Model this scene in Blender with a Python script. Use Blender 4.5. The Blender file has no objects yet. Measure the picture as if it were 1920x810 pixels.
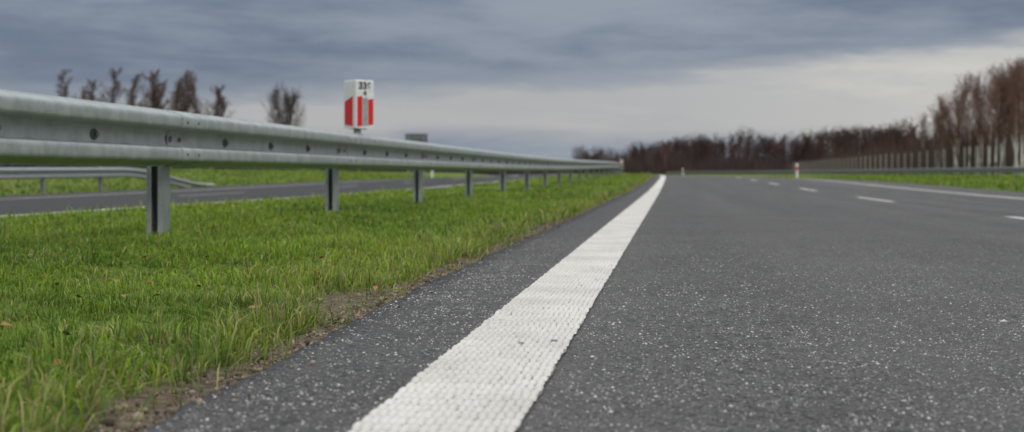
import bpy, math, random
import numpy as np
from mathutils import Vector, Matrix
random.seed(7); rng=np.random.default_rng(11)
S=bpy.context.scene
S.view_settings.view_transform='Standard'; S.view_settings.look='None'; S.view_settings.exposure=0

# ------------------------------------------------ layout of the place (metres)
def sstep(a,b,x):
    t=np.clip((np.asarray(x,float)-a)/(b-a),0,1); return t*t*(3-2*t)
def curve(y):
    y=np.asarray(y,float)
    q=np.where(y>60,(np.minimum(y,220)-60)**2/2500,0.0)
    return q+np.where(y>220,(y-220)*2*160/2500,0.0)
def rise(y): return 0.25*sstep(22,85,y)
UT=[-900,-60,-30,-24,-19.5,-17.4,-17.0,-16.9,-5.75,-5.68,-5.6,-4.6,-2.76,-1.4,-1.05,-.86,-.83,-.80,-.70,10.0,10.05,10.3,12,17,22,40,900]
ZT=[.30,.30,.28,.22,-.12,-.235,-.245,-.26,-.04,-.035,-.01,.03,.04,.02,.005,-.006,-.008,-.012,-.03,-.24,-.23,-.21,-.22,-.2,-.12,-.1,-.1]
def H(u,y):
    return np.interp(u,UT,ZT)+rise(y)
def R1(u,y): return -0.02*np.asarray(u,float)+rise(y)          # main carriageway surface
def R2(u,y): return 0.02*(np.asarray(u,float)+5.85)+rise(y)    # opposite carriageway
_lat=rng.random((256,256))
def vn(x,y):
    x=np.asarray(x,float);y=np.asarray(y,float)
    xi=np.floor(x).astype(int);yi=np.floor(y).astype(int);fx=x-xi;fy=y-yi
    fx=fx*fx*(3-2*fx);fy=fy*fy*(3-2*fy)
    g=lambda a,b:_lat[a&255,b&255]
    return (g(xi,yi)*(1-fx)+g(xi+1,yi)*fx)*(1-fy)+(g(xi,yi+1)*(1-fx)+g(xi+1,yi+1)*fx)*fy

# ------------------------------------------------ helpers
def link(o,parent=None):
    S.collection.objects.link(o)
    if parent is not None: o.parent=parent
    return o
def empty(name,loc=(0,0,0)):
    o=bpy.data.objects.new(name,None); o.location=loc; o.empty_display_size=.2
    return link(o)
def mesh_np(name,V,loops,starts,totals,mat,parent=None,col=None,smooth=False,attr=None):
    me=bpy.data.meshes.new(name)
    V=np.asarray(V,dtype=np.float32)
    me.vertices.add(len(V)); me.vertices.foreach_set('co',V.ravel())
    me.loops.add(len(loops)); me.loops.foreach_set('vertex_index',np.asarray(loops,dtype=np.int32))
    me.polygons.add(len(starts)); me.polygons.foreach_set('loop_start',np.asarray(starts,dtype=np.int32))
    me.polygons.foreach_set('loop_total',np.asarray(totals,dtype=np.int32))
    if smooth: me.polygons.foreach_set('use_smooth',np.ones(len(starts),dtype=bool))
    me.update(calc_edges=True)
    if col is not None:
        a=me.color_attributes.new('Col','FLOAT_COLOR','POINT')
        c=np.ones((len(V),4),dtype=np.float32); c[:,:3]=col
        a.data.foreach_set('color',c.ravel())
    if attr is not None:
        for k,v in attr.items():
            a=me.attributes.new(k,'FLOAT','POINT'); a.data.foreach_set('value',np.asarray(v,dtype=np.float32).ravel())
    me.validate()
    if mat: me.materials.append(mat)
    return link(bpy.data.objects.new(name,me),parent)
def mesh_py(name,V,F,mat,parent=None,smooth=False):
    me=bpy.data.meshes.new(name); me.from_pydata([tuple(map(float,v)) for v in V],[],F)
    if smooth:
        for p in me.polygons: p.use_smooth=True
    me.update()
    for m in (mat if isinstance(mat,list) else [mat]): me.materials.append(m)
    return link(bpy.data.objects.new(name,me),parent)
def grid(name,us,ys,zf,mat,jit=None,side=None,attrf=None,smooth=True):
    us=np.asarray(us,float); ys=np.asarray(ys,float)
    U,Y=np.meshgrid(us,ys)
    if jit is not None: U=jit(U.copy(),Y)
    X=U-curve(Y); Z=zf(U,Y)
    V=np.stack([X,Y,Z],-1).reshape(-1,3)
    nu=len(us);ny=len(ys)
    i=np.arange(ny-1)[:,None]*nu+np.arange(nu-1)[None,:]
    q=np.stack([i,i+1,i+nu+1,i+nu],-1).reshape(-1,4)
    at=attrf(U,Y) if attrf else None
    return mesh_np(name,V,q.ravel(),np.arange(len(q))*4,np.full(len(q),4),mat,smooth=smooth,attr=at)
def yl(segs):
    out=[]
    for a,b,s in segs: out+=list(np.arange(a,b,s))
    out.append(segs[-1][1]); return np.array(out)

class NT:
    def __init__(s,name,world=False):
        if world:
            s.o=bpy.data.worlds.new(name); S.world=s.o
        else: s.o=bpy.data.materials.new(name)
        s.o.use_nodes=True; s.t=s.o.node_tree; s.t.nodes.clear()
    def n(s,typ,**k):
        nd=s.t.nodes.new(typ)
        for a,b in k.items():
            if a.startswith('i_'):
                nm=a[2:].replace('_',' ')
                nd.inputs[nm].default_value=b
            else: setattr(nd,a,b)
        return nd
    def l(s,a,b): s.t.links.new(a,b)
    def m(s,op,a,b=None,c=None,clamp=False):
        nd=s.t.nodes.new('ShaderNodeMath'); nd.operation=op; nd.use_clamp=clamp
        for i,v in enumerate((a,b,c)):
            if v is None: continue
            if isinstance(v,(int,float)): nd.inputs[i].default_value=v
            else: s.l(v,nd.inputs[i])
        return nd.outputs[0]
    def ss(s,x,a,b):
        nd=s.t.nodes.new('ShaderNodeMapRange'); nd.interpolation_type='SMOOTHSTEP'
        s.l(x,nd.inputs[0]); nd.inputs[1].default_value=a; nd.inputs[2].default_value=b
        return nd.outputs[0]
    def mix(s,f,a,b,bt='MIX'):
        nd=s.t.nodes.new('ShaderNodeMix'); nd.data_type='RGBA'; nd.blend_type=bt
        for i,v in ((0,f),(6,a),(7,b)):
            if isinstance(v,(int,float)): nd.inputs[i].default_value=v
            elif isinstance(v,tuple): nd.inputs[i].default_value=(*v,1)
            else: s.l(v,nd.inputs[i])
        return nd.outputs[2]
    def coord(s,scale=(1,1,1)):
        tc=s.n('ShaderNodeTexCoord'); mp=s.n('ShaderNodeMapping'); mp.inputs['Scale'].default_value=scale
        s.l(tc.outputs['Object'],mp.inputs[0]); return mp.outputs[0]
    def noise(s,vec,scale,detail=3,rough=.5,dist=0):
        nd=s.n('ShaderNodeTexNoise'); nd.inputs['Scale'].default_value=scale; nd.inputs['Detail'].default_value=detail
        nd.inputs['Roughness'].default_value=rough; nd.inputs['Distortion'].default_value=dist
        s.l(vec,nd.inputs['Vector']); return nd.outputs['Fac']
    def out(s,color,rough=.8,metal=0,bump=None,bstr=.3,bdist=.005,spec=.5,extra=None):
        b=s.n('ShaderNodeBsdfPrincipled')
        if isinstance(color,tuple): b.inputs['Base Color'].default_value=(*color,1)
        else: s.l(color,b.inputs['Base Color'])
        if isinstance(rough,(int,float)): b.inputs['Roughness'].default_value=rough
        else: s.l(rough,b.inputs['Roughness'])
        b.inputs['Metallic'].default_value=metal; b.inputs['Specular IOR Level'].default_value=spec
        if bump is not None:
            bn=s.n('ShaderNodeBump'); bn.inputs['Strength'].default_value=bstr; bn.inputs['Distance'].default_value=bdist
            s.l(bump,bn.inputs['Height']); s.l(bn.outputs[0],b.inputs['Normal'])
        o=s.n('ShaderNodeOutputMaterial'); s.l(b.outputs[0],o.inputs[0]); return s.o

# ------------------------------------------------ materials
def mat_asphalt(name):
    t=NT(name); c=t.coord()
    def vor(sc):
        v=t.n('ShaderNodeTexVoronoi'); v.inputs['Scale'].default_value=sc; t.l(c,v.inputs['Vector'])
        sp=t.n('ShaderNodeSeparateColor'); t.l(v.outputs['Color'],sp.inputs[0]); return v.outputs['Distance'],sp
    d1,s1=vor(110); d2,s2=vor(210); d3,s3=vor(55)
    big=t.noise(c,.9,4,.6); mid=t.noise(c,11,4,.65); fine=t.noise(c,120,2)
    tr=t.noise(t.coord((1.6,.03,1)),1,2)
    base=t.mix(t.ss(fine,.32,.68),(.023,.023,.0235),(.093,.091,.088))
    pit=t.m('MULTIPLY',t.ss(s3.outputs[2],.55,.75),t.ss(d3,.55,.2))
    base=t.mix(t.m('MULTIPLY',pit,.75),base,(.014,.014,.015))
    st=t.m('MULTIPLY',t.ss(s1.outputs[0],.66,.88),t.ss(d1,.5,.3))
    st=t.m('MULTIPLY',st,t.ss(mid,.3,.6))
    base=t.mix(t.m('MULTIPLY',st,.85),base,t.mix(s1.outputs[1],(.15,.15,.146),(.38,.375,.355)))
    st2=t.m('MULTIPLY',t.ss(s2.outputs[0],.68,.85),t.ss(d2,.5,.25))
    base=t.mix(t.m('MULTIPLY',st2,.7),base,(.23,.227,.22))
    k=t.m('ADD',t.m('MULTIPLY',big,.5),t.m('MULTIPLY',tr,.5))
    base=t.mix(t.ss(k,.35,.65),base,t.mix(.26,base,(.155,.153,.15)))
    sx=t.n('ShaderNodeSeparateXYZ'); t.l(c,sx.inputs[0])
    # shoulder strip left of the line is a touch darker; the sealed edge darker still
    sh=t.ss(sx.outputs[0],-.46,-.50)
    base=t.mix(t.m('MULTIPLY',sh,t.m('MULTIPLY',t.ss(sx.outputs[0],-4,-3.9),.22)),base,(.02,.02,.021))
    ed=t.ss(t.m('ADD',sx.outputs[0],t.m('MULTIPLY',t.m('SUBTRACT',mid,.5),.05)),-.71,-.79)
    base=t.mix(t.m('MULTIPLY',ed,.75),base,(.018,.018,.021))
    h=t.m('SUBTRACT',t.m('ADD',t.m('MULTIPLY',fine,.5),t.m('MULTIPLY',mid,.4)),t.m('ADD',t.m('MULTIPLY',d1,.7),pit))
    return t.out(base,rough=.8,bump=h,bstr=1.0,bdist=.007,spec=.35)
M_asph=mat_asphalt('asphalt')
def mat_paint(name,base=False):
    t=NT(name); c=t.coord()
    n=t.noise(c,60,4,.65); n2=t.noise(c,3,4,.6); n3=t.noise(c,220,2)
    if base:
        col=t.mix(t.ss(n,.4,.6),(.22,.215,.205),(.08,.08,.08))
        col=t.mix(t.ss(n2,.4,.7),col,(.22,.215,.205))
    else:
        col=t.mix(t.ss(n2,.3,.75),(.63,.615,.575),(.50,.485,.445))
        col=t.mix(t.m('MULTIPLY',t.ss(n,.56,.75),.3),col,(.2,.2,.19))
        col=t.mix(t.m('MULTIPLY',t.ss(n3,.6,.8),.35),col,(.3,.3,.29))
    return t.out(col,rough=.7,bump=n3,bstr=.4,bdist=.002,spec=.3)
M_paint=mat_paint('white_road_paint'); M_paint2=mat_paint('worn_white_road_paint',True)
def mat_ground():
    t=NT('ground_soil_and_grass'); c=t.coord()
    a=t.n('ShaderNodeAttribute',attribute_name='dirt').outputs['Fac']
    n=t.noise(c,1.2,5,.6); n2=t.noise(c,30,5,.7); n3=t.noise(c,.05,4,.6); n4=t.noise(c,180,2)
    g=t.mix(t.ss(n2,.3,.7),(.05,.085,.012),(.11,.165,.022))
    g=t.mix(t.ss(n,.35,.75),g,(.14,.19,.03))
    far=t.mix(t.ss(n3,.42,.6),(.11,.18,.02),(.15,.165,.045))
    g=t.mix(.45,g,far)
    dcol=t.mix(t.ss(n2,.3,.7),(.06,.044,.03),(.20,.16,.115))
    dcol=t.mix(t.ss(n4,.5,.8),dcol,(.28,.24,.18))
    f=t.m('ADD',a,t.m('MULTIPLY',t.m('SUBTRACT',n2,.5),.5))
    col=t.mix(t.ss(f,.35,.65),g,dcol)
    return t.out(col,rough=.95,bump=n2,bstr=.9,bdist=.03,spec=.15)
M_ground=mat_ground()
def mat_blade():
    t=NT('grass_blades'); a=t.n('ShaderNodeAttribute',attribute_name='Col').outputs['Color']
    d=t.n('ShaderNodeBsdfPrincipled'); t.l(a,d.inputs['Base Color']); d.inputs['Roughness'].default_value=.5; d.inputs['Specular IOR Level'].default_value=.35
    tr=t.n('ShaderNodeBsdfTranslucent'); t.l(a,tr.inputs[0])
    mx=t.n('ShaderNodeMixShader'); mx.inputs[0].default_value=.35; t.l(d.outputs[0],mx.inputs[1]); t.l(tr.outputs[0],mx.inputs[2])
    o=t.n('ShaderNodeOutputMaterial'); t.l(mx.outputs[0],o.inputs[0]); return t.o
M_blade=mat_blade()
def mat_vcol(name,rough=.9):
    t=NT(name); a=t.n('ShaderNodeAttribute',attribute_name='Col').outputs['Color']
    return t.out(a,rough=rough,spec=.2)
M_twig=mat_vcol('bark_and_twigs'); M_stone=mat_vcol('pebbles')
def mat_galv(name,mul=1.0):
    t=NT(name); c=t.coord()
    n=t.noise(c,9,5,.6); n2=t.noise(c,120,2); n3=t.noise(t.coord((6,6,1.0)),4,3)
    col=t.mix(t.ss(n,.3,.7),(.25*mul,.28*mul,.275*mul),(.36*mul,.395*mul,.39*mul))
    col=t.mix(t.m('MULTIPLY',t.ss(n2,.45,.7),.3),col,(.46*mul,.495*mul,.49*mul))
    col=t.mix(t.m('MULTIPLY',t.ss(n3,.55,.75),.35),col,(.20*mul,.22*mul,.215*mul))
    r=t.m('ADD',.36,t.m('MULTIPLY',n,.3))
    return t.out(col,rough=r,metal=.35,bump=n2,bstr=.15,bdist=.001)
M_galv=mat_galv('galvanised_steel'); M_galvp=mat_galv('galvanised_steel_post',.75); M_galvd=mat_galv('galvanised_steel_dull',.55)
def simple(name,col,rough=.5,metal=0,var=.12):
    t=NT(name); n=t.noise(t.coord(),25,4,.6)
    c2=tuple(max(0,x*(1-2*var)) for x in col)
    return t.out(t.mix(t.ss(n,.4,.75),col,c2),rough=rough,metal=metal)
M_dark=simple('dark_slot_steel',(.06,.063,.065),.6)
M_bolt=simple('bolt_steel',(.18,.185,.19),.45,.6)
M_white=simple('white_plastic',(.66,.67,.68),.4,0,.05)
M_red=simple('red_reflector',(.58,.012,.012),.35,0,.08)
M_silver=simple('silver_reflector',(.34,.35,.37),.35,.2)
M_black=simple('black_lettering',(.02,.02,.022),.5)
M_conc=simple('concrete_post',(.30,.29,.27),.85)
M_signback=simple('sign_back_grey',(.09,.10,.11),.6)

# ------------------------------------------------ ground, roads
ul=np.unique(np.round(np.concatenate([[-900,-400,-200,-100,-60,-45,-35,-30,-27,-24,-22,-20.5,-19.5,-18.5,-17.4,-17.0,-16.9,-12,-5.75,-5.68,-5.6],
   np.arange(-5.5,-1.4,.12),np.arange(-1.4,-.86,.045),[-.86,-.83,-.80,-.76,-.70,2,5,8,10.0,10.05,10.3,11,12,14,17,19,22,30,40,60,100,200,400,900]]),3))
yg=yl([(-12,0,1),(0,1.2,.2),(1.2,12,.06),(12,40,.4),(40,120,2),(120,300,8),(300,700,40),(700,3000,300)])
def gz(U,Y):
    z=H(U,Y)
    m=(U<-.80)&(U>-5.6)
    b=(vn(U*3,Y*3)-.5)*.035+(vn(U*14,Y*14)-.5)*.014
    w=sstep(-.87,-1.2,U)
    z=z+np.where(m,b*w+(vn(U*25,Y*25)-.5)*.014*(1-w),0)
    far=(U>11)|(U<-19)
    return z+np.where(far,(vn(U*.35,Y*.12)-.5)*.08,0)
def road_edge(y):
    y=np.asarray(y,float)
    return -.825+.05*(1-sstep(2.0,4.2,y))+(vn(y*3,y*0+1)-.5)*.03+(vn(y*18,y*0+5)-.5)*.014
def edge_u(y):   # where grass stops and bare soil begins
    y=np.asarray(y,float)
    return road_edge(y)-.045-.08*vn(y*2.3,y*0+3)-.06*vn(y*9,y*0+8)-.10*np.exp(-((y-4.3)/.3)**2)-.04*np.exp(-((y-2.3)/.25)**2)
def gd(U,Y):
    e=edge_u(Y); d=sstep(-.10,.03,U-e)*(U<-.5)
    patch=(vn(U*2.1+5,Y*2.1)>.8)*(U<-1)*(U>-5.5)*.4
    d=d+(np.abs(U+5.6)<.1)*.8+patch
    return {'dirt':d}
ground=grid('ground',ul,yg,gz,M_ground,attrf=gd)

def road(name,u0,u1,zf,roughside,inner):
    ys=yl([(-12,1,.5),(1,14,.04),(14,40,.25),(40,120,1.5),(120,320,6),(320,900,30)]) if inner else yl([(-12,60,1),(60,320,5),(320,900,30)])
    cols=np.concatenate([[u0,u0,u0+.012],np.linspace(u0+.3,u1-.3,8),[u1-.012,u1,u1]])
    def zz(U,Y):
        z=zf(U,Y); n=U.shape[1]
        z[:,0]-=.09; z[:,-1]-=.09; z[:,1]-=.008; z[:,-2]-=.008
        return z
    def jit(U,Y):
        if inner:
            j=road_edge(Y[:,0])
            U[:,0]=j;U[:,1]=j;U[:,2]=j+.012
        return U
    return grid(name,cols,ys,zz,M_asph,jit=jit,smooth=False)
road('asphalt_road',-.815,10.0,R1,True,True)
road('asphalt_road',-17.0,-5.68,R2,False,False)

def strip(name,u0,u1,y0,y1,zf,mat,step=None,dz=.004,wob=0):
    ys=yl([(y0,y1,step)]) if step else yl([(y0,0,.5),(0,14,.03),(14,30,.2),(30,120,1.5),(120,320,6),(320,700,30)])
    ys=ys[(ys>=y0)&(ys<=y1)]
    us=np.array([u0,(u0+u1)/2,u1])
    def jit(U,Y):
        if wob:
            U[:,0]+=(vn(Y[:,0]*7,Y[:,0]*0+2)-.5)*wob+(vn(Y[:,0]*30,Y[:,0]*0+2)-.5)*wob; U[:,2]+=(vn(Y[:,0]*7,Y[:,0]*0+9)-.5)*wob+(vn(Y[:,0]*30,Y[:,0]*0+9)-.5)*wob
        return U
    return grid(name,us,ys,lambda U,Y:zf(U,Y)+dz,mat,jit=jit,smooth=False)
LU0,LU1=-.462,-.225
strip('edge_line',LU0,LU1,-12,30.2,R1,M_paint2,wob=.005)
strip('edge_line',LU0,LU1,30,700,R1,M_paint)
strip('edge_line',7.05,7.29,-12,700,R1,M_paint)
strip('edge_line',-6.1,-5.86,-12,700,R2,M_paint)
strip('edge_line',-13.9,-13.66,-12,700,R2,M_paint)
def dashes(uc,w,y0,per,ln,n,zf):
    V=[];F=[]
    for k in range(n):
        a=y0+k*per
        ys=np.linspace(a,a+ln,5)
        for y in ys:
            for u in (uc-w/2,uc+w/2):
                V.append((u-float(curve(y)),y,float(zf(u,y))+.005))
        b=k*10
        for i in range(4): F.append((b+2*i,b+2*i+1,b+2*i+3,b+2*i+2))
    return mesh_py('lane_line',V,F,M_paint)
dashes(3.52,.13,-1.5,12,4.3,24,R1)
dashes(-9.85,.13,4.5,12,4.3,24,R2)

# raised profile of the structured edge marking (rows of small blobs)
def ribs():
    PITCH=.058
    rows=np.arange(.8,34,PITCH)
    nb=17; w=(LU1-LU0)/nb
    base=np.array([[-1,-1,0],[1,-1,0],[1,1,0],[-1,1,0],[-.78,-.75,1],[.78,-.75,1],[.78,.75,1],[-.78,.75,1]],float)
    f=np.array([[4,5,6,7],[0,1,5,4],[1,2,6,5],[2,3,7,6],[3,0,4,7]])
    cx=[];cy=[];sx=[];sy=[];hz=[]
    for y in rows:
        off=random.uniform(-.002,.002); rs=random.uniform(.88,1.08)
        for k in range(nb):
            if random.random()<.006: continue
            cx.append(LU0+w*(k+.5)+off+random.uniform(-.001,.001)); cy.append(y+random.uniform(-.003,.003)+.004*math.sin(k*.9+y*3))
            sx.append(w*.5*random.uniform(.86,1.06)); sy.append(.0205*rs*random.uniform(.82,1.1)); hz.append(.0062*random.uniform(.7,1.2))
    cx,cy,sx,sy,hz=map(np.array,(cx,cy,sx,sy,hz)); n=len(cx)
    P=np.zeros((n,8,3)); jj=rng.normal(0,.06,(n,8,2))
    P[:,:,0]=cx[:,None]+(base[None,:,0]+jj[:,:,0])*sx[:,None]; P[:,:,1]=cy[:,None]+(base[None,:,1]+jj[:,:,1])*sy[:,None]
    P[:,:,2]=R1(cx,cy)[:,None]+.0042+base[None,:,2]*hz[:,None]
    P[:,:,0]-=curve(P[:,:,1])
    q=(np.arange(n)[:,None,None]*8+f[None]).reshape(-1,4)
    mesh_np('edge_line_raised_profile',P.reshape(-1,3),q.ravel(),np.arange(len(q))*4,np.full(len(q),4),M_paint)
ribs()
# exposed stone chips standing proud of the binder; finer to the eye with distance
def chips():
    n=150000
    y=1.5+rng.random(n)**1.2*10.5
    x=np.where(rng.random(n)<.75,rng.uniform(0,1,n)*(.15+.28*y)*1.2-.22,rng.uniform(-.80,-.47,n))
    keep=(rng.random(n)<np.clip((vn(x*6,y*6)*.6+vn(x*18,y*18)*.7-.2),.05,1))&(rng.random(n)<1-sstep(4.0,11.5,y))&(x>road_edge(y)+.02)&~((x>LU0-.006)&(x<LU1+.006)); x=x[keep];y=y[keep];n=len(x)
    r=rng.gamma(6,.00038,n)*(1+.03*y)
    ang=rng.random((n,1))*6.28+np.array([0,1.5,3.1,4.7])[None]+rng.normal(0,.25,(n,4))
    P=np.zeros((n,5,3)); rr=r[:,None]*rng.uniform(.7,1.2,(n,4))
    P[:,:4,0]=x[:,None]+np.cos(ang)*rr; P[:,:4,1]=y[:,None]+np.sin(ang)*rr*1.25
    z=R1(x,y); P[:,:4,2]=(z-.0005)[:,None]; P[:,4,0]=x;P[:,4,1]=y;P[:,4,2]=z+r*.5
    t=rng.random((n,1))**2.0*(1-.5*sstep(3,10,y))[:,None]; c=np.array([.06,.06,.06])*(1-t)+np.array([.54,.53,.51])*t
    C=np.repeat(c[:,None],5,1).reshape(-1,3)
    f=np.array([[0,1,4],[1,2,4],[2,3,4],[3,0,4]])
    q=(np.arange(n)[:,None,None]*5+f[None]).reshape(-1,3)
    mesh_np('asphalt_aggregate',P.reshape(-1,3),q.ravel(),np.arange(len(q))*3,np.full(len(q),3),M_stone,col=C)
chips()

# ------------------------------------------------ grass
def blades(name,regions):
    Vs=[];Cs=[]
    for (u0,u1,y0,y1,dens,wd,hs,edge) in regions:
        n=int((u1-u0)*(y1-y0)*dens)
        u=rng.uniform(u0,u1,n); y=rng.uniform(y0,y1,n)
        cl=vn(u*9,y*9)*.6+vn(u*22+40,y*22)*.4
        keep=rng.random(n)<np.clip(.25+1.6*(cl-.2),.15,1)
        if edge:
            e=edge_u(y); dd=e-u
            keep&=(dd>0)|((rng.random(n)<.07)&(u<road_edge(y)-.01))
            keep&=~((vn(u*2.1+5,y*2.1)>.8)&(rng.random(n)<.6)&(u<-1))
        u=u[keep];y=y[keep];cl=cl[keep];n=len(u)
        x=u-curve(y); z=gz(u[None,:],y[None,:])[0]-.004
        big=vn(u*1.3+11,y*1.3); tall=np.ones(n)
        if edge: tall=1+1.0*np.exp(-((edge_u(y)-u)/.25)**2)*(.1+1.2*vn(u*4,y*4+77))
        h=hs*rng.gamma(5,1/5,n)*(.5+1.0*cl)*(.6+.8*big)*tall
        w=wd*rng.uniform(.6,1.3,n)
        a=vn(u*4,y*4+30)*14+rng.normal(0,1.6,n); ln=h*rng.uniform(.1,1.7,n)
        bx,by=np.cos(a)*ln,np.sin(a)*ln
        fa=rng.uniform(0,math.pi,n); wx,wy=np.cos(fa)*w*.5,np.sin(fa)*w*.5
        hh=np.sqrt(np.maximum(h*h-.45*ln*ln,(.28*h)**2))
        P=np.zeros((n,5,3))
        P[:,0]=np.stack([x-wx,y-wy,z],1); P[:,1]=np.stack([x+wx,y+wy,z],1)
        P[:,2]=np.stack([x+bx*.35-wx*.9,y+by*.35-wy*.9,z+hh*.75],1); P[:,3]=np.stack([x+bx*.35+wx*.9,y+by*.35+wy*.9,z+hh*.75],1)
        P[:,4]=np.stack([x+bx,y+by,z+hh*.95],1)
        g1=np.array([.070,.155,.014]);g2=np.array([.285,.40,.032]);g3=np.array([.44,.40,.16]);g4=np.array([.22,.10,.06])
        t=np.clip(rng.normal(.42,.33,n)+(big-.5)*.5+(vn(u*.7,y*.4+3)-.5)*.7+(vn(u*6+9,y*6)-.5)*.6,0,1)[:,None]
        c=g1*(1-t)+g2*t
        if edge: es=np.exp(-((edge_u(y)-u)/.3)**2)
        else: es=np.zeros(n)
        dry=rng.random(n)<(.05+.24*es+.12*(vn(u*3,y*3+9)>.7)); c[dry]=g3*rng.uniform(.4,1.1,(dry.sum(),1))
        br=rng.random(n)<.014; c[br]=g4
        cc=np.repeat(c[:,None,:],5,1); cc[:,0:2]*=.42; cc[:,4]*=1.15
        Vs.append(P.reshape(-1,3)); Cs.append(cc.reshape(-1,3))
    V=np.concatenate(Vs);C=np.concatenate(Cs); n=len(V)//5
    b=np.arange(n)[:,None]*5
    loops=(b+np.array([0,1,3,2,2,3,4])[None]).ravel()
    starts=(np.arange(n)[:,None]*7+np.array([0,4])[None]).ravel(); tot=np.tile([4,3],n)
    return mesh_np(name,V,loops,starts,tot,M_blade,col=C)
blades('median_grass',[
 (-2.0,-.78,1.2,4.5,20000,.0030,.028,True),
 (-3.4,-2.0,2.6,8,12000,.0038,.030,True),
 (-2.0,-.80,4.5,9,12000,.0040,.030,True),
 (-5.6,-3.4,5,12,4500,.006,.034,True),
 (-3.4,-.80,9,18,3600,.0068,.034,True),
 (-3.4,-2.0,8,9,5000,.006,.034,True),
 (-5.6,-3.4,12,30,1000,.012,.042,True),
 (-3.4,-.82,18,35,1100,.012,.04,True),
 (-5.6,-.82,35,70,260,.026,.05,True),
 (-5.6,-.82,70,130,90,.05,.055,True)])
blades('verge_grass',[(10.1,17,35,130,40,.04,.10,False),(17,28,50,140,14,.07,.14,False),(-30,-17.2,28,120,30,.05,.10,False)])
# a few fallen brown leaves caught in the lawn
def fallen():
    n=150; V=[];F=[];C=[]
    for i in range(n):
        y=1.8+random.random()**1.3*9; u=random.uniform(-.95-.25*y*1.2,-.9); s=random.uniform(.008,.02)
        z=float(gz(np.array([[u]]),np.array([[y]]))[0,0])+random.uniform(.012,.03); a=random.uniform(0,6.28); b=len(V)
        d=Vector((math.cos(a),math.sin(a),random.uniform(-.4,.4)))*s; e=Vector((-math.sin(a),math.cos(a),random.uniform(-.5,.5)))*s*.55
        o=Vector((u,y,z))
        for p in (o-d,o-e*.9-d*.1,o+d,o+e*.9+d*.1+Vector((0,0,s*.4))): V.append(p)
        F.append((b,b+1,b+2)); F.append((b,b+2,b+3)); c=random.choice([(.20,.09,.045),(.12,.06,.035),(.28,.16,.07)]); C+=[c]*4
    V=np.array([v[:] for v in V]); q=np.array(F)
    mesh_np('fallen_leaves',V,q.ravel(),np.arange(len(q))*3,np.full(len(q),3),M_stone,col=np.array(C))
fallen()

def pebbles():
    ph=(1+5**.5)/2
    ic=np.array([(-1,ph,0),(1,ph,0),(-1,-ph,0),(1,-ph,0),(0,-1,ph),(0,1,ph),(0,-1,-ph),(0,1,-ph),(ph,0,-1),(ph,0,1),(-ph,0,-1),(-ph,0,1)],float)/1.9
    f=np.array([(0,11,5),(0,5,1),(0,1,7),(0,7,10),(0,10,11),(1,5,9),(5,11,4),(11,10,2),(10,7,6),(7,1,8),(3,9,4),(3,4,2),(3,2,6),(3,6,8),(3,8,9),(4,9,5),(2,4,11),(6,2,10),(8,6,7),(9,8,1)])
    n=6000
    y=1.2+rng.random(n)**1.4*13; u=road_edge(y)-.01-np.abs(rng.normal(0,.07,n))
    u[-350:]=road_edge(y[-350:])+np.abs(rng.normal(0,.05,350))
    r=rng.gamma(2.,.0011,n)+.0010
    onroad=np.arange(n)>=n-350
    z=np.where(onroad,R1(u,y),gz(u[None],y[None])[0])
    P=ic[None]*r[:,None,None]*rng.uniform(.6,1.2,(n,1,3))*rng.uniform(.85,1.15,(n,12,1))
    P[:,:,0]+=u[:,None];P[:,:,1]+=y[:,None];P[:,:,2]+=z[:,None]+r[:,None]*.3
    t=rng.random((n,1))**1.6; c=np.array([.06,.045,.03])*(1-t)+np.array([.33,.28,.21])*t
    C=np.repeat(c[:,None],12,1).reshape(-1,3)
    q=(np.arange(n)[:,None,None]*12+f[None]).reshape(-1,3)
    mesh_np('soil_clods',P.reshape(-1,3),q.ravel(),np.arange(len(q))*3,np.full(len(q),3),M_stone,col=C)
pebbles()

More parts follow.
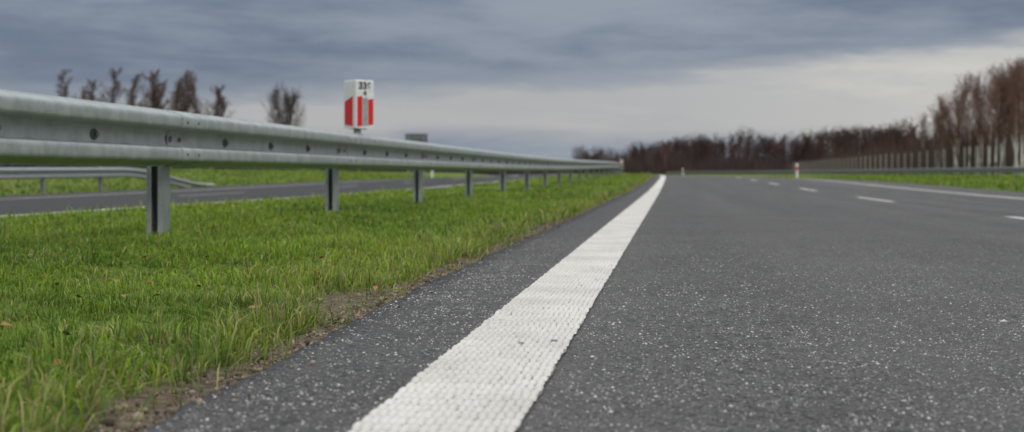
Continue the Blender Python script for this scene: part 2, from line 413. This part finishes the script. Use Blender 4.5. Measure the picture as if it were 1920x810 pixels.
# ------------------------------------------------ guardrails
PROF=[(.002,0.0),(.004,.006),(.014,.010),(.064,.024),(.080,.030),(.087,.038),(.089,.050),(.089,.080),(.087,.092),(.081,.100),(.070,.104),(.022,.108),(.006,.111),(.000,.118),
      (.000,.190),(.006,.198),(.022,.201),(.070,.205),(.081,.209),(.087,.216),(.089,.226),(.089,.258),(.087,.270),(.080,.279),(.064,.286),(.014,.300),(.004,.304),(.002,.310)]
def guardrail(u,side,y0,y1,zf,h0=.44,drop=None,phase=7.8,detail=20,mb=None,mp=None):
    mb=mb or M_galv; mp=mp or M_galvp
    E=empty('guardrail')
    dropf=(lambda y:0.0) if drop is None else (lambda y:-.62*float(sstep(drop[0],drop[1],y)))
    def P(d,h,y,off=0): 
        d=d+off
        return (u+side*d-float(curve(y)),y,float(zf(u,y))+h0+h+dropf(y))
    def beam(nm,ya,yb,step,off):
        ys=np.unique(np.append(np.arange(ya,yb,step),yb)); V=[];F=[]; m=len(PROF)
        for y in ys:
            for d,h in PROF: V.append(P(d,h,y,off))
        n=len(V)
        for y in ys:
            for d,h in PROF: V.append(P(d-.0035,h,y,off))
        for i in range(len(ys)-1):
            for j in range(m-1):
                a=i*m+j; q=(a,a+1,a+m+1,a+m)
                F.append(q if side<0 else q[::-1]); q2=tuple(n+k for k in q); F.append(q2[::-1] if side<0 else q2)
            for j in (0,m-1):
                a=i*m+j; F.append((a,a+m,n+a+m,n+a))
        for i in (0,len(ys)-1):
            for j in range(m-1):
                a=i*m+j; F.append((a,a+1,n+a+1,n+a))
        return V,F
    V,F=beam('beam',y0,y1,1.0,0)
    mesh_py('beam',V,F,mb,E,True)
    V=[];F=[]
    k0=math.ceil((y0-phase)/4); k1=int((y1-phase)//4)
    posts=[phase+4*k for k in range(k0,k1+1)]
    for py in posts:
        if py>detail*2: break
        v,f=beam('s',max(y0,py-.02),py+.30,.16,.0045); b=len(V); V+=v; F+=[tuple(b+i for i in q) for q in f]
    if V: mesh_py('splice_sleeves',V,F,mb,E,True)
    V=[];F=[]
    sec=[(0,.0),(0,.12),(.085,.12),(.085,0),(.060,0),(.060,.006),(.079,.006),(.079,.114),(.006,.114),(.006,.006),(.025,.006),(.025,0)]
    for py in posts:
        zb=float(zf(u,py))-.15; zt=float(zf(u,py))+h0+.27+dropf(py); c=float(curve(py)); b=len(V)
        for z in (zb,zt):
            for (s,t) in sec: V.append((u-side*(s+.008)-c,py-.06+t,z))
        m=len(sec)
        for i in range(m):
            j=(i+1)%m; F.append((b+i,b+j,b+m+j,b+m+i))
        F.append(tuple(b+m+i for i in range(m)))
    mesh_py('posts',V,F,mp,E)
    Vb=[];Fb=[];Vs=[];Fs=[]
    def disc(V,F,y,h,d,r,t,n,ry=1):
        b=len(V); c=float(curve(y))
        for k,(dd,rr) in enumerate(((d,r),(d+t*.6,r),(d+t,r*.7))):
            for i in range(n):
                a=2*math.pi*i/n; V.append((u+side*dd-c,y+rr*ry*math.cos(a),float(zf(u,y))+h0+h+rr*math.sin(a)+dropf(y)))
        for k in range(2):
            for i in range(n):
                j=(i+1)%n; F.append((b+k*n+i,b+k*n+j,b+(k+1)*n+j,b+(k+1)*n+i))
        F.append(tuple(b+2*n+i for i in range(n)))
    y=phase-4
    if detail:
      while y<min(y1,60):
        if y>y0:
            disc(Vs,Fs,y,.150,.001,.027,.003,14,1.7)
            disc(Vb,Fb,y+.012,.150,.004,.015,.016,8)
        y+=1.0
      for py in posts:
        if py>60: break
        for dy in (.05,.23):
            for h in (.067,.243): disc(Vs,Fs,py+dy,h,.0936,.0085,.004,10)
        disc(Vb,Fb,py+.16,.150,.008,.013,.012,8)
      mesh_py('bolts',Vb,Fb,M_bolt,E); mesh_py('slots',Vs,Fs,M_dark,E)
    return E
guardrail(-2.76,1,1.8,150,lambda u,y:H(u,y)-.02+0*u,h0=.402)
guardrail(-17.4,1,12,54,lambda u,y:H(u,y)+0*u,h0=.42,drop=(45,54),phase=15.5,detail=0)
guardrail(19.5,-1,45,300,lambda u,y:H(u,y)+0*u-.1,h0=.44,detail=0,mb=M_galvd,mp=M_galvd)

# ------------------------------------------------ km marker on the guardrail
def km_marker(u,y,l1,l2):
    c=float(curve(y)); zb=float(H(u,y))+.748
    E=empty('kilometre_marker_post',(u-c,y,zb))
    A=(-.135,.07);B=(.004,-.085);C=(.135,.05);h=.43
    def ring(s,z): return [(p[0]*s,p[1]*s,z) for p in (A,B,C)]
    V=ring(1,0)+ring(1,h-.012)+ring(.93,h); F=[(2,1,0),(6,7,8)]
    for k in (0,3):
        for i in range(3):
            j=(i+1)%3; F.append((k+i,k+j,k+3+j,k+3+i))
    mesh_py('body',V,F,M_white,E)
    def face(P0,P1,s0,s1,z0,z1,z2,z3,mat,nm,off=.003):
        P0=np.array(P0);P1=np.array(P1);d=P1-P0;L=np.linalg.norm(d);d=d/L;nrm=np.array([d[1],-d[0]])
        pts=[(s0,z0),(s1,z1),(s1,z2),(s0,z3)]
        V=[]
        for o2 in (off,.0005):
            for s,z in pts:
                q=P0+d*s*L+nrm*o2; V.append((q[0],q[1],z))
        F=[(0,1,2,3),(4,7,6,5),(0,4,5,1),(1,5,6,2),(2,6,7,3),(3,7,4,0)]
        mesh_py(nm,V,F,mat,E)
    face(A,B,.08,.76,.035,.018,.285,.240,M_red,'red_band')
    face(B,C,.08,.36,.012,.02,.288,.278,M_red,'red_band')
    face(B,C,.39,.66,.02,.025,.275,.268,M_silver,'silver_band')
    face(B,C,.69,.97,.028,.035,.265,.257,M_red,'red_band')
    d=Vector((C[0]-B[0],C[1]-B[1],0)).normalized(); nr=Vector((d.y,-d.x,0)); up=Vector((0,0,1))
    mid=Vector(((B[0]+C[0])/2,(B[1]+C[1])/2,0))
    for txt,z,sz in ((l1,.350,.088),(l2,.292,.062)):
        cu=bpy.data.curves.new('numerals','FONT'); cu.body=txt; cu.size=sz; cu.align_x='CENTER'; cu.extrude=.0008; cu.offset=.003
        cu.materials.append(M_black)
        t=bpy.data.objects.new('numerals',cu); link(t,E)
        M=Matrix((( d.x,up.x,nr.x,0),(d.y,up.y,nr.y,0),(d.z,up.z,nr.z,0),(0,0,0,1)))
        t.matrix_local=Matrix.Translation(mid+nr*.003+Vector((0,0,z)))@M
    V=[];F=[]
    for (x0,x1,y0,y1,z0,z1) in ((-.03,.03,-.02,.02,-.35,.0),(-.06,.07,-.045,.045,-.012,-.001)):
        b=len(V)
        for z in (z0,z1):
            V+=[(x0,y0,z),(x1,y0,z),(x1,y1,z),(x0,y1,z)]
        F+=[tuple(b+i for i in f) for f in ((3,2,1,0),(4,5,6,7),(0,1,5,4),(1,2,6,5),(2,3,7,6),(3,0,4,7))]
    mesh_py('bracket',V,F,M_galv,E)
km_marker(-2.80,12.7,'336','4')
km_marker(-2.80,112.7,'336','5')

# ------------------------------------------------ delineators
def delineator(u,y,zf):
    c=float(curve(y)); E=empty('delineator_post',(u-c,y,float(zf(u,y))))
    n=10
    def tube(z0,z1,r,ry,mat,nm,cap=False,slant=0):
        V=[];F=[]
        for z,s in ((z0,0),(z1,slant)):
            for i in range(n):
                a=2*math.pi*i/n; V.append((r*math.cos(a),ry*math.sin(a),z+s*math.sin(a)))
        for i in range(n):
            j=(i+1)%n; F.append((i,j,n+j,n+i))
        F.append(tuple(n+i for i in range(n))); mesh_py(nm,V,F,mat,E)
    tube(-.1,1.05,.085,.06,M_white,'post',slant=.03)
    tube(.58,.82,.089,.064,M_red,'reflector_band')
    tube(.63,.77,.092,.03,M_silver,'reflector')
for y in (106,206,306): delineator(10.25,y,H)
for y in (111,): delineator(-17.6,y,H)

def sign(u,y,w,h,top):
    c=float(curve(y)); z=float(H(u,y)); E=empty('road_sign',(u-c,y,z))
    def bx(L,x0,x1,y0,y1,z0,z1):
        V,F=L;b=len(V)
        for zz in (z0,z1): V+=[(x0,y0,zz),(x1,y0,zz),(x1,y1,zz),(x0,y1,zz)]
        F+=[tuple(b+i for i in f) for f in ((3,2,1,0),(4,5,6,7),(0,1,5,4),(1,2,6,5),(2,3,7,6),(3,0,4,7))]
    P=([],[]); bx(P,-w/2,w/2,0,.03,top-h,top); mesh_py('panel',*P,M_signback,E)
    Q=([],[])
    for s in (-.35,.35): bx(Q,s*w-.05,s*w+.05,-.12,-.02,-.3,top-.1)
    for zz in (top-h*.25,top-h*.75): bx(Q,-w/2+.05,w/2-.05,-.015,-.003,zz-.04,zz+.04)
    mesh_py('supports',*Q,M_galvp,E)
sign(-20.3,122,1.9,1.3,3.6)

# ------------------------------------------------ fence
def fence():
    E=empty('roadside_fence')
    X0=31.0; ys=np.arange(95,430,5.5); V=[];F=[]
    for y in ys:
        z=float(H(X0+curve(y),y)); b=len(V); r=.06; x=X0+random.uniform(-.03,.03)
        hh=3.0+random.uniform(-.08,.08)
        for zz in (z-.2,z+hh): V+=[(x-r,y-r,zz),(x+r,y-r,zz),(x+r,y+r,zz),(x-r,y+r,zz)]
        F+=[tuple(b+i for i in f) for f in ((4,5,6,7),(0,1,5,4),(1,2,6,5),(2,3,7,6),(3,0,4,7))]
    mesh_py('fence_posts',V,F,M_conc,E)
    V=[];F=[]
    for k in range(14):
        hz=.1+k*.2; 
        for i in range(len(ys)-1):
            z0=float(H(X0+curve(ys[i]),ys[i]))+hz; z1=float(H(X0+curve(ys[i+1]),ys[i+1]))+hz; b=len(V)
            V+=[(X0-.1,ys[i],z0-.006),(X0-.1,ys[i+1],z1-.006),(X0-.1,ys[i+1],z1+.006),(X0-.1,ys[i],z0+.006)]
            F.append((b,b+1,b+2,b+3))
    mesh_py('fence_wires',V,F,M_bolt,E)
fence()

# ------------------------------------------------ trees
def gen_tree(seed,Ht,kind):
    R=random.Random(seed); seg=[]
    white=(.62,.60,.56); brown=(.075,.055,.045); twig={'birch':(.17,.098,.08),'slim':(.13,.09,.08),'oak':(.08,.06,.045)}[kind]
    up=Vector((0,0,1))
    def limb(p,d,L,r,n,level,col):
        q=p.copy(); dd=d.copy(); pts=[]
        for i in range(n):
            dd=(dd+Vector((R.gauss(0,.13),R.gauss(0,.13),R.gauss(.05,.08)))).normalized()
            e=q+dd*L/n; ra=r*(1-i/n*.75); rb=r*(1-(i+1)/n*.75)
            seg.append((q[:],e[:],ra,rb,col)); pts.append((e.copy(),dd.copy(),rb)); q=e
        return pts
    p=Vector((0,0,-.2)); d=up.copy(); n=12; TR=.0135 if kind=='birch' else .0125
    for i in range(n):
        d=(d+Vector((R.gauss(0,.035),R.gauss(0,.035),0))).normalized(); e=p+d*(Ht/n)
        f=i/n; r0=Ht*TR*(1-f*.92); r1=Ht*TR*(1-(i+1)/n*.92)
        if kind=='birch': col=white if (i<10 and R.random()<.85) else (.25,.20,.17)
        else: col=brown
        seg.append((p[:],e[:],r0,r1,col)); p=e
    st=.34 if kind=='birch' else .2
    nb={'birch':38,'slim':40,'oak':40}[kind]
    for k in range(nb):
        f=st+(1-st)*(k+R.random())/nb; idx=min(int(f*n),n-1); a=Vector(seg[idx][0]); b=Vector(seg[idx][1]); P=a.lerp(b,f*n-idx)
        az=R.uniform(0,6.283)
        if kind=='birch':
            tilt=R.uniform(.3,.75); L=Ht*(.05+.18*math.sin(math.pi*min(1,(1-f)*1.05+.08))**.8)*R.uniform(.5,1.25)
        elif kind=='slim':
            tilt=R.uniform(.25,.7); L=Ht*(.08+.20*(1-f))*R.uniform(.7,1.2)
        else:
            tilt=R.uniform(.6,1.15); L=Ht*(.10+.27*math.sin(math.pi*min(1,(1-f)*.9+.12)))*R.uniform(.7,1.15)
        D=Vector((math.cos(az)*math.sin(tilt),math.sin(az)*math.sin(tilt),math.cos(tilt)))
        bp=limb(P,D,L,Ht*.0032,4,1,twig if R.random()<.8 else (.30,.26,.23) if kind=='birch' else brown)
        TW=.0013 if kind=='birch' else .0017
        for (q,dd,rb) in bp:
            for s in range(3):
                ax=Vector((R.gauss(0,1),R.gauss(0,1),R.gauss(0,1))).normalized()
                d2=(dd+ax*.75).normalized(); 
                tp=limb(q,d2,L*R.uniform(.22,.42),Ht*TW*1.1,2,2,twig)
                for (q3,d3,r3) in tp:
                    for s2 in range(2):
                        ax=Vector((R.gauss(0,1),R.gauss(0,1),R.gauss(-.1,1))).normalized()
                        d4=(d3+ax*.9).normalized(); l=L*R.uniform(.12,.25)
                        seg.append((q3[:],(q3+d4*l)[:],Ht*TW,Ht*TW*.6,twig))
    return seg
def seg_arrays(seg):
    a=np.array([s[0] for s in seg]);b=np.array([s[1] for s in seg]);r0=np.array([s[2] for s in seg]);r1=np.array([s[3] for s in seg]);c=np.array([s[4] for s in seg])
    d=b-a; d/=np.linalg.norm(d,axis=1,keepdims=True)+1e-9
    ref=np.where(np.abs(d[:,2:3])>.9,np.array([[1,0,0]]),np.array([[0,0,1]]))
    x=np.cross(d,ref); x/=np.linalg.norm(x,axis=1,keepdims=True)+1e-9; yv=np.cross(d,x)
    P=np.zeros((len(seg),6,3))
    for k in range(3):
        an=2*math.pi*k/3; o=x*math.cos(an)+yv*math.sin(an)
        P[:,k]=a+o*r0[:,None]; P[:,3+k]=b+o*r1[:,None]
    v=np.random.default_rng(3).uniform(.7,1.25,(len(seg),1))
    C=np.repeat((c*v)[:,None],6,1)
    return P.reshape(-1,3),C.reshape(-1,3)
_f=np.array([[0,1,4,3],[1,2,5,4],[2,0,3,5]])
def tri_mesh(name,P,C):
    n=len(P)//6; q=(np.arange(n)[:,None,None]*6+_f[None]).reshape(-1,4)
    return mesh_np(name,P,q.ravel(),np.arange(len(q))*4,np.full(len(q),4),M_twig,col=C)
lib={k:[seg_arrays(gen_tree(100+i*7+len(k)*31,10,k)) for i in range(m)] for k,m in (('birch',6),('slim',3),('oak',3))}
def put_tree(name,kind,i,x,y,h,wid=1.0,tint=1.0):
    P,C=lib[kind][i%len(lib[kind])]
    a=random.uniform(0,6.28); s=h/10
    Q=P*np.array([s*wid,s*wid,s]); ca,sa=math.cos(a),math.sin(a)
    Q=np.stack([Q[:,0]*ca-Q[:,1]*sa,Q[:,0]*sa+Q[:,1]*ca,Q[:,2]],1)
    o=tri_mesh(name,Q,C*tint); o.location=(x,y,float(H(x+curve(y),y))); return o
# birch stand on the right  (x, y, height)
for i,(x,y,h) in enumerate([(40.5,168,11.3),(36.8,140,10.0),(34.4,138,9.2),(37.6,155,11.4),(33.6,150,9.0),(34.6,160,9.7),(33.3,165,8.6),(35.2,168,10.8),
        (41.8,160,12.2),(43.2,172,12.6),(46,180,13.4),(33.5,178,7.7),(36.4,190,9.5),(34.2,192,7.6),(39,150,11.0),(44.5,160,12.2),(48.5,176,13.5),(40,183,12.2),
        (38.6,158,11.2),(40.2,163,12.2),(42.3,170,12.2),(37.0,150,10.4),(35.8,157,10.2),(43.0,165,12.6),(36.2,140,10.2),(45.2,186,13),(39.3,172,11.6),(35.4,186,8.6),(37.8,188,11),
        (41.0,175,12.0),(38.2,165,11.0),(44,182,13.0),(34.8,174,9.4)]):
    put_tree('birch_tree','birch',i,x,y,h,.98)
for i,(x,y,h,w) in enumerate([(-84,200,13.8,.9),(-81.2,203,14.6,.8),(-86,206,12.2,.8),(-75,205,13.0,1.),(-73,200,13.9,1.),(-70.5,203,13.6,1.1),(-68.4,198,12.7,1.),(-65.5,201,12.4,.9),(-76.5,210,13.0,.9),(-71.8,208,14.2,1.0),(-67,206,12.3,1.),(-63.8,204,11.4,.8),(-74,196,13.0,1.1),(-80,198,12.8,.9)]):
    put_tree('bare_tree','slim',i,x,y,h,w*1.15,1.0)
for i in range(4):
    put_tree('bare_tree','oak',i,-55.4+i*.6,200+i,10.6-.3*(i%2)*2,.5,.8)

def woodland(name,items,tint):
    Ps=[];Cs=[]
    for (x,y,h,kind) in items:
        P,C=lib[kind][random.randrange(len(lib[kind]))]
        n=len(P)//6; k=n//3
        sel=np.concatenate([np.arange(12),rng.choice(np.arange(12,n),k,replace=False)])
        P=P.reshape(-1,6,3)[sel].reshape(-1,3).copy(); C=C.reshape(-1,6,3)[sel].reshape(-1,3)
        s=h/10; w=random.uniform(.85,1.3); a=random.uniform(0,6.28); ca,sa=math.cos(a),math.sin(a)
        c=P.reshape(-1,6,3); m0=c[:,:3].mean(1,keepdims=True); m1=c[:,3:].mean(1,keepdims=True)
        fat=2.8 if kind=='birch' else 2.2
        c[12:,:3]=m0[12:]+(c[12:,:3]-m0[12:])*fat; c[12:,3:]=m1[12:]+(c[12:,3:]-m1[12:])*fat
        P=c.reshape(-1,3)*np.array([s*w,s*w,s])
        z=float(H(x+curve(y),y))
        Ps.append(np.stack([P[:,0]*ca-P[:,1]*sa+x,P[:,0]*sa+P[:,1]*ca+y,P[:,2]+z],1)); Cs.append(C*np.array(tint)*random.uniform(.6,1.2))
    return tri_mesh(name,np.concatenate(Ps),np.concatenate(Cs))
items=[]
for k in range(340):
    x=random.uniform(-24,125); y=random.uniform(370,470)
    base=float(np.interp(x,[-24,-10,0,20,40,62,80,125],[6,7.5,8.6,10,10.2,11.6,12,12]))
    items.append((x,y,base*random.uniform(.7,1.12),random.choice(['birch','oak','oak','slim'])))
woodland('distant_woodland',items,(.82,.70,.74))
def brush(name,n,xf,yf,hf,col,w):
    x=xf(n);y=yf(n);h=hf(x)*rng.uniform(.3,1.1,n)*(.5+vn(x*.35,y*.1))
    z=H(x+curve(y),y)
    t=rng.normal(0,.18,n)*h; t2=rng.normal(0,.18,n)*h
    P=np.zeros((n,6,3))
    for k in range(3):
        an=2*math.pi*k/3
        P[:,k]=np.stack([x+w*math.cos(an),y+w*math.sin(an),z-.1],1)
        P[:,3+k]=np.stack([x+t+w*.2*math.cos(an),y+t2+w*.2*math.sin(an),z+h],1)
    c=np.array(col)*rng.uniform(.5,1.4,(n,1)); C=np.repeat(c[:,None],6,1)
    tri_mesh(name,P.reshape(-1,3),C.reshape(-1,3))
brush('undergrowth',26000,lambda n:rng.uniform(-26,130,n),lambda n:rng.uniform(360,450,n),lambda x:5.0+0*x,(.072,.050,.046),.10)
brush('dry_shrubs',14000,lambda n:rng.uniform(32.5,62,n),lambda n:rng.uniform(170,300,n),lambda x:4.6+0*x,(.085,.058,.045),.035)
brush('distant_hedge',9000,lambda n:rng.uniform(-160,-22,n),lambda n:rng.uniform(290,330,n),lambda x:2.6+0*x,(.05,.045,.05),.12)

# ------------------------------------------------ world: Nishita + overcast cloud deck
SUN_EL=math.radians(38); SUN_AZ=math.radians(150)
t=NT('World',world=True)
sky=t.n('ShaderNodeTexSky'); sky.sky_type='NISHITA'; sky.sun_disc=False; sky.sun_elevation=SUN_EL; sky.sun_rotation=SUN_AZ
bg1=t.n('ShaderNodeBackground'); bg1.inputs[1].default_value=.10; t.l(sky.outputs[0],bg1.inputs[0])
tc=t.n('ShaderNodeTexCoord'); G=tc.outputs['Generated']
sp=t.n('ShaderNodeSeparateXYZ'); t.l(G,sp.inputs[0]); X,Y,Z=sp.outputs
def mapped(sc,loc=(0,0,0),rot=(0,0,0)):
    mp=t.n('ShaderNodeMapping'); mp.inputs['Scale'].default_value=sc; mp.inputs['Location'].default_value=loc; mp.inputs['Rotation'].default_value=rot
    t.l(G,mp.inputs[0]); return mp.outputs[0]
n1=t.noise(mapped((1,1,5.0),(0,0,.35),(0,math.radians(-2.5),0)),4.5,7,.52,.25)
n2=t.noise(mapped((1,1,6.5),(3,1,0),(0,math.radians(-3),0)),8,6,.6,.3)
n3=t.noise(mapped((1,1,4),(7,2,0)),3,4,.5)
lo=(.135,.172,.248); hi=(.285,.32,.385)
k=t.m('ADD',t.m('MULTIPLY',n1,.62),t.m('MULTIPLY',n2,.38))
deck=t.mix(t.ss(k,.36,.66),lo,hi)
tt=t.m('SUBTRACT',Z,t.m('ADD',.075,t.m('MULTIPLY',X,.075)))
tt=t.m('ADD',tt,t.m('MULTIPLY',t.m('SUBTRACT',n2,.5),.04))
tt=t.m('ADD',tt,t.m('MULTIPLY',t.m('SUBTRACT',n1,.5),.04))
upper=t.ss(tt,.007,-.010)
lowz=t.m('ADD',Z,t.m('ADD',t.m('MULTIPLY',t.m('SUBTRACT',n2,.5),.02),t.m('MULTIPLY',t.m('MAXIMUM',t.m('SUBTRACT',X,.08),0),.35)))
lower=t.ss(lowz,.018,.034)
gap=t.m('MULTIPLY',upper,lower)
bright=t.mix(t.ss(X,-.14,.25),(.45,.445,.45),(.66,.635,.59))
bright=t.mix(t.m('MULTIPLY',t.ss(n1,.42,.62),.34),bright,(.34,.365,.40))
bright=t.mix(t.m('MULTIPLY',t.ss(n2,.48,.66),.22),bright,(.30,.33,.37))
band=t.mix(t.ss(n2,.35,.65),(.20,.245,.33),(.29,.33,.39))
low=t.mix(upper,deck,band)
colr=t.mix(t.m('MULTIPLY',gap,.94),low,bright)
boost=t.m('ADD',1.0,t.m('MULTIPLY',t.ss(Z,.16,.6),2.6))
hic=t.mix(n3,(.28,.288,.305),(.40,.405,.415))
colr=t.mix(t.ss(Z,.15,.35),colr,hic)
bg2=t.n('ShaderNodeBackground'); t.l(colr,bg2.inputs[0]); t.l(boost,bg2.inputs[1])
ms=t.n('ShaderNodeMixShader'); ms.inputs[0].default_value=.95; t.l(bg1.outputs[0],ms.inputs[1]); t.l(bg2.outputs[0],ms.inputs[2])
wo=t.n('ShaderNodeOutputWorld'); t.l(ms.outputs[0],wo.inputs[0])

sl=bpy.data.lights.new('sun','SUN'); sl.energy=1.2; sl.angle=math.radians(14); sl.color=(1,.94,.86)
so=bpy.data.objects.new('sun',sl); link(so)
dirv=Vector((math.sin(SUN_AZ)*math.cos(SUN_EL),math.cos(SUN_AZ)*math.cos(SUN_EL),math.sin(SUN_EL)))
so.rotation_euler=dirv.to_track_quat('Z','Y').to_euler(); so.location=(5,-5,10)

# ------------------------------------------------ camera
cd=bpy.data.cameras.new('camera'); cd.sensor_width=36; cd.lens=50; cd.clip_start=.05; cd.clip_end=6000
cd.shift_x=-298/1920; cd.shift_y=-80/1920
cd.dof.use_dof=True; cd.dof.focus_distance=3.9; cd.dof.aperture_fstop=4.5
co=bpy.data.objects.new('camera',cd); link(co); co.location=(0,0,.385); co.rotation_euler=(math.radians(90),0,0)
S.camera=co
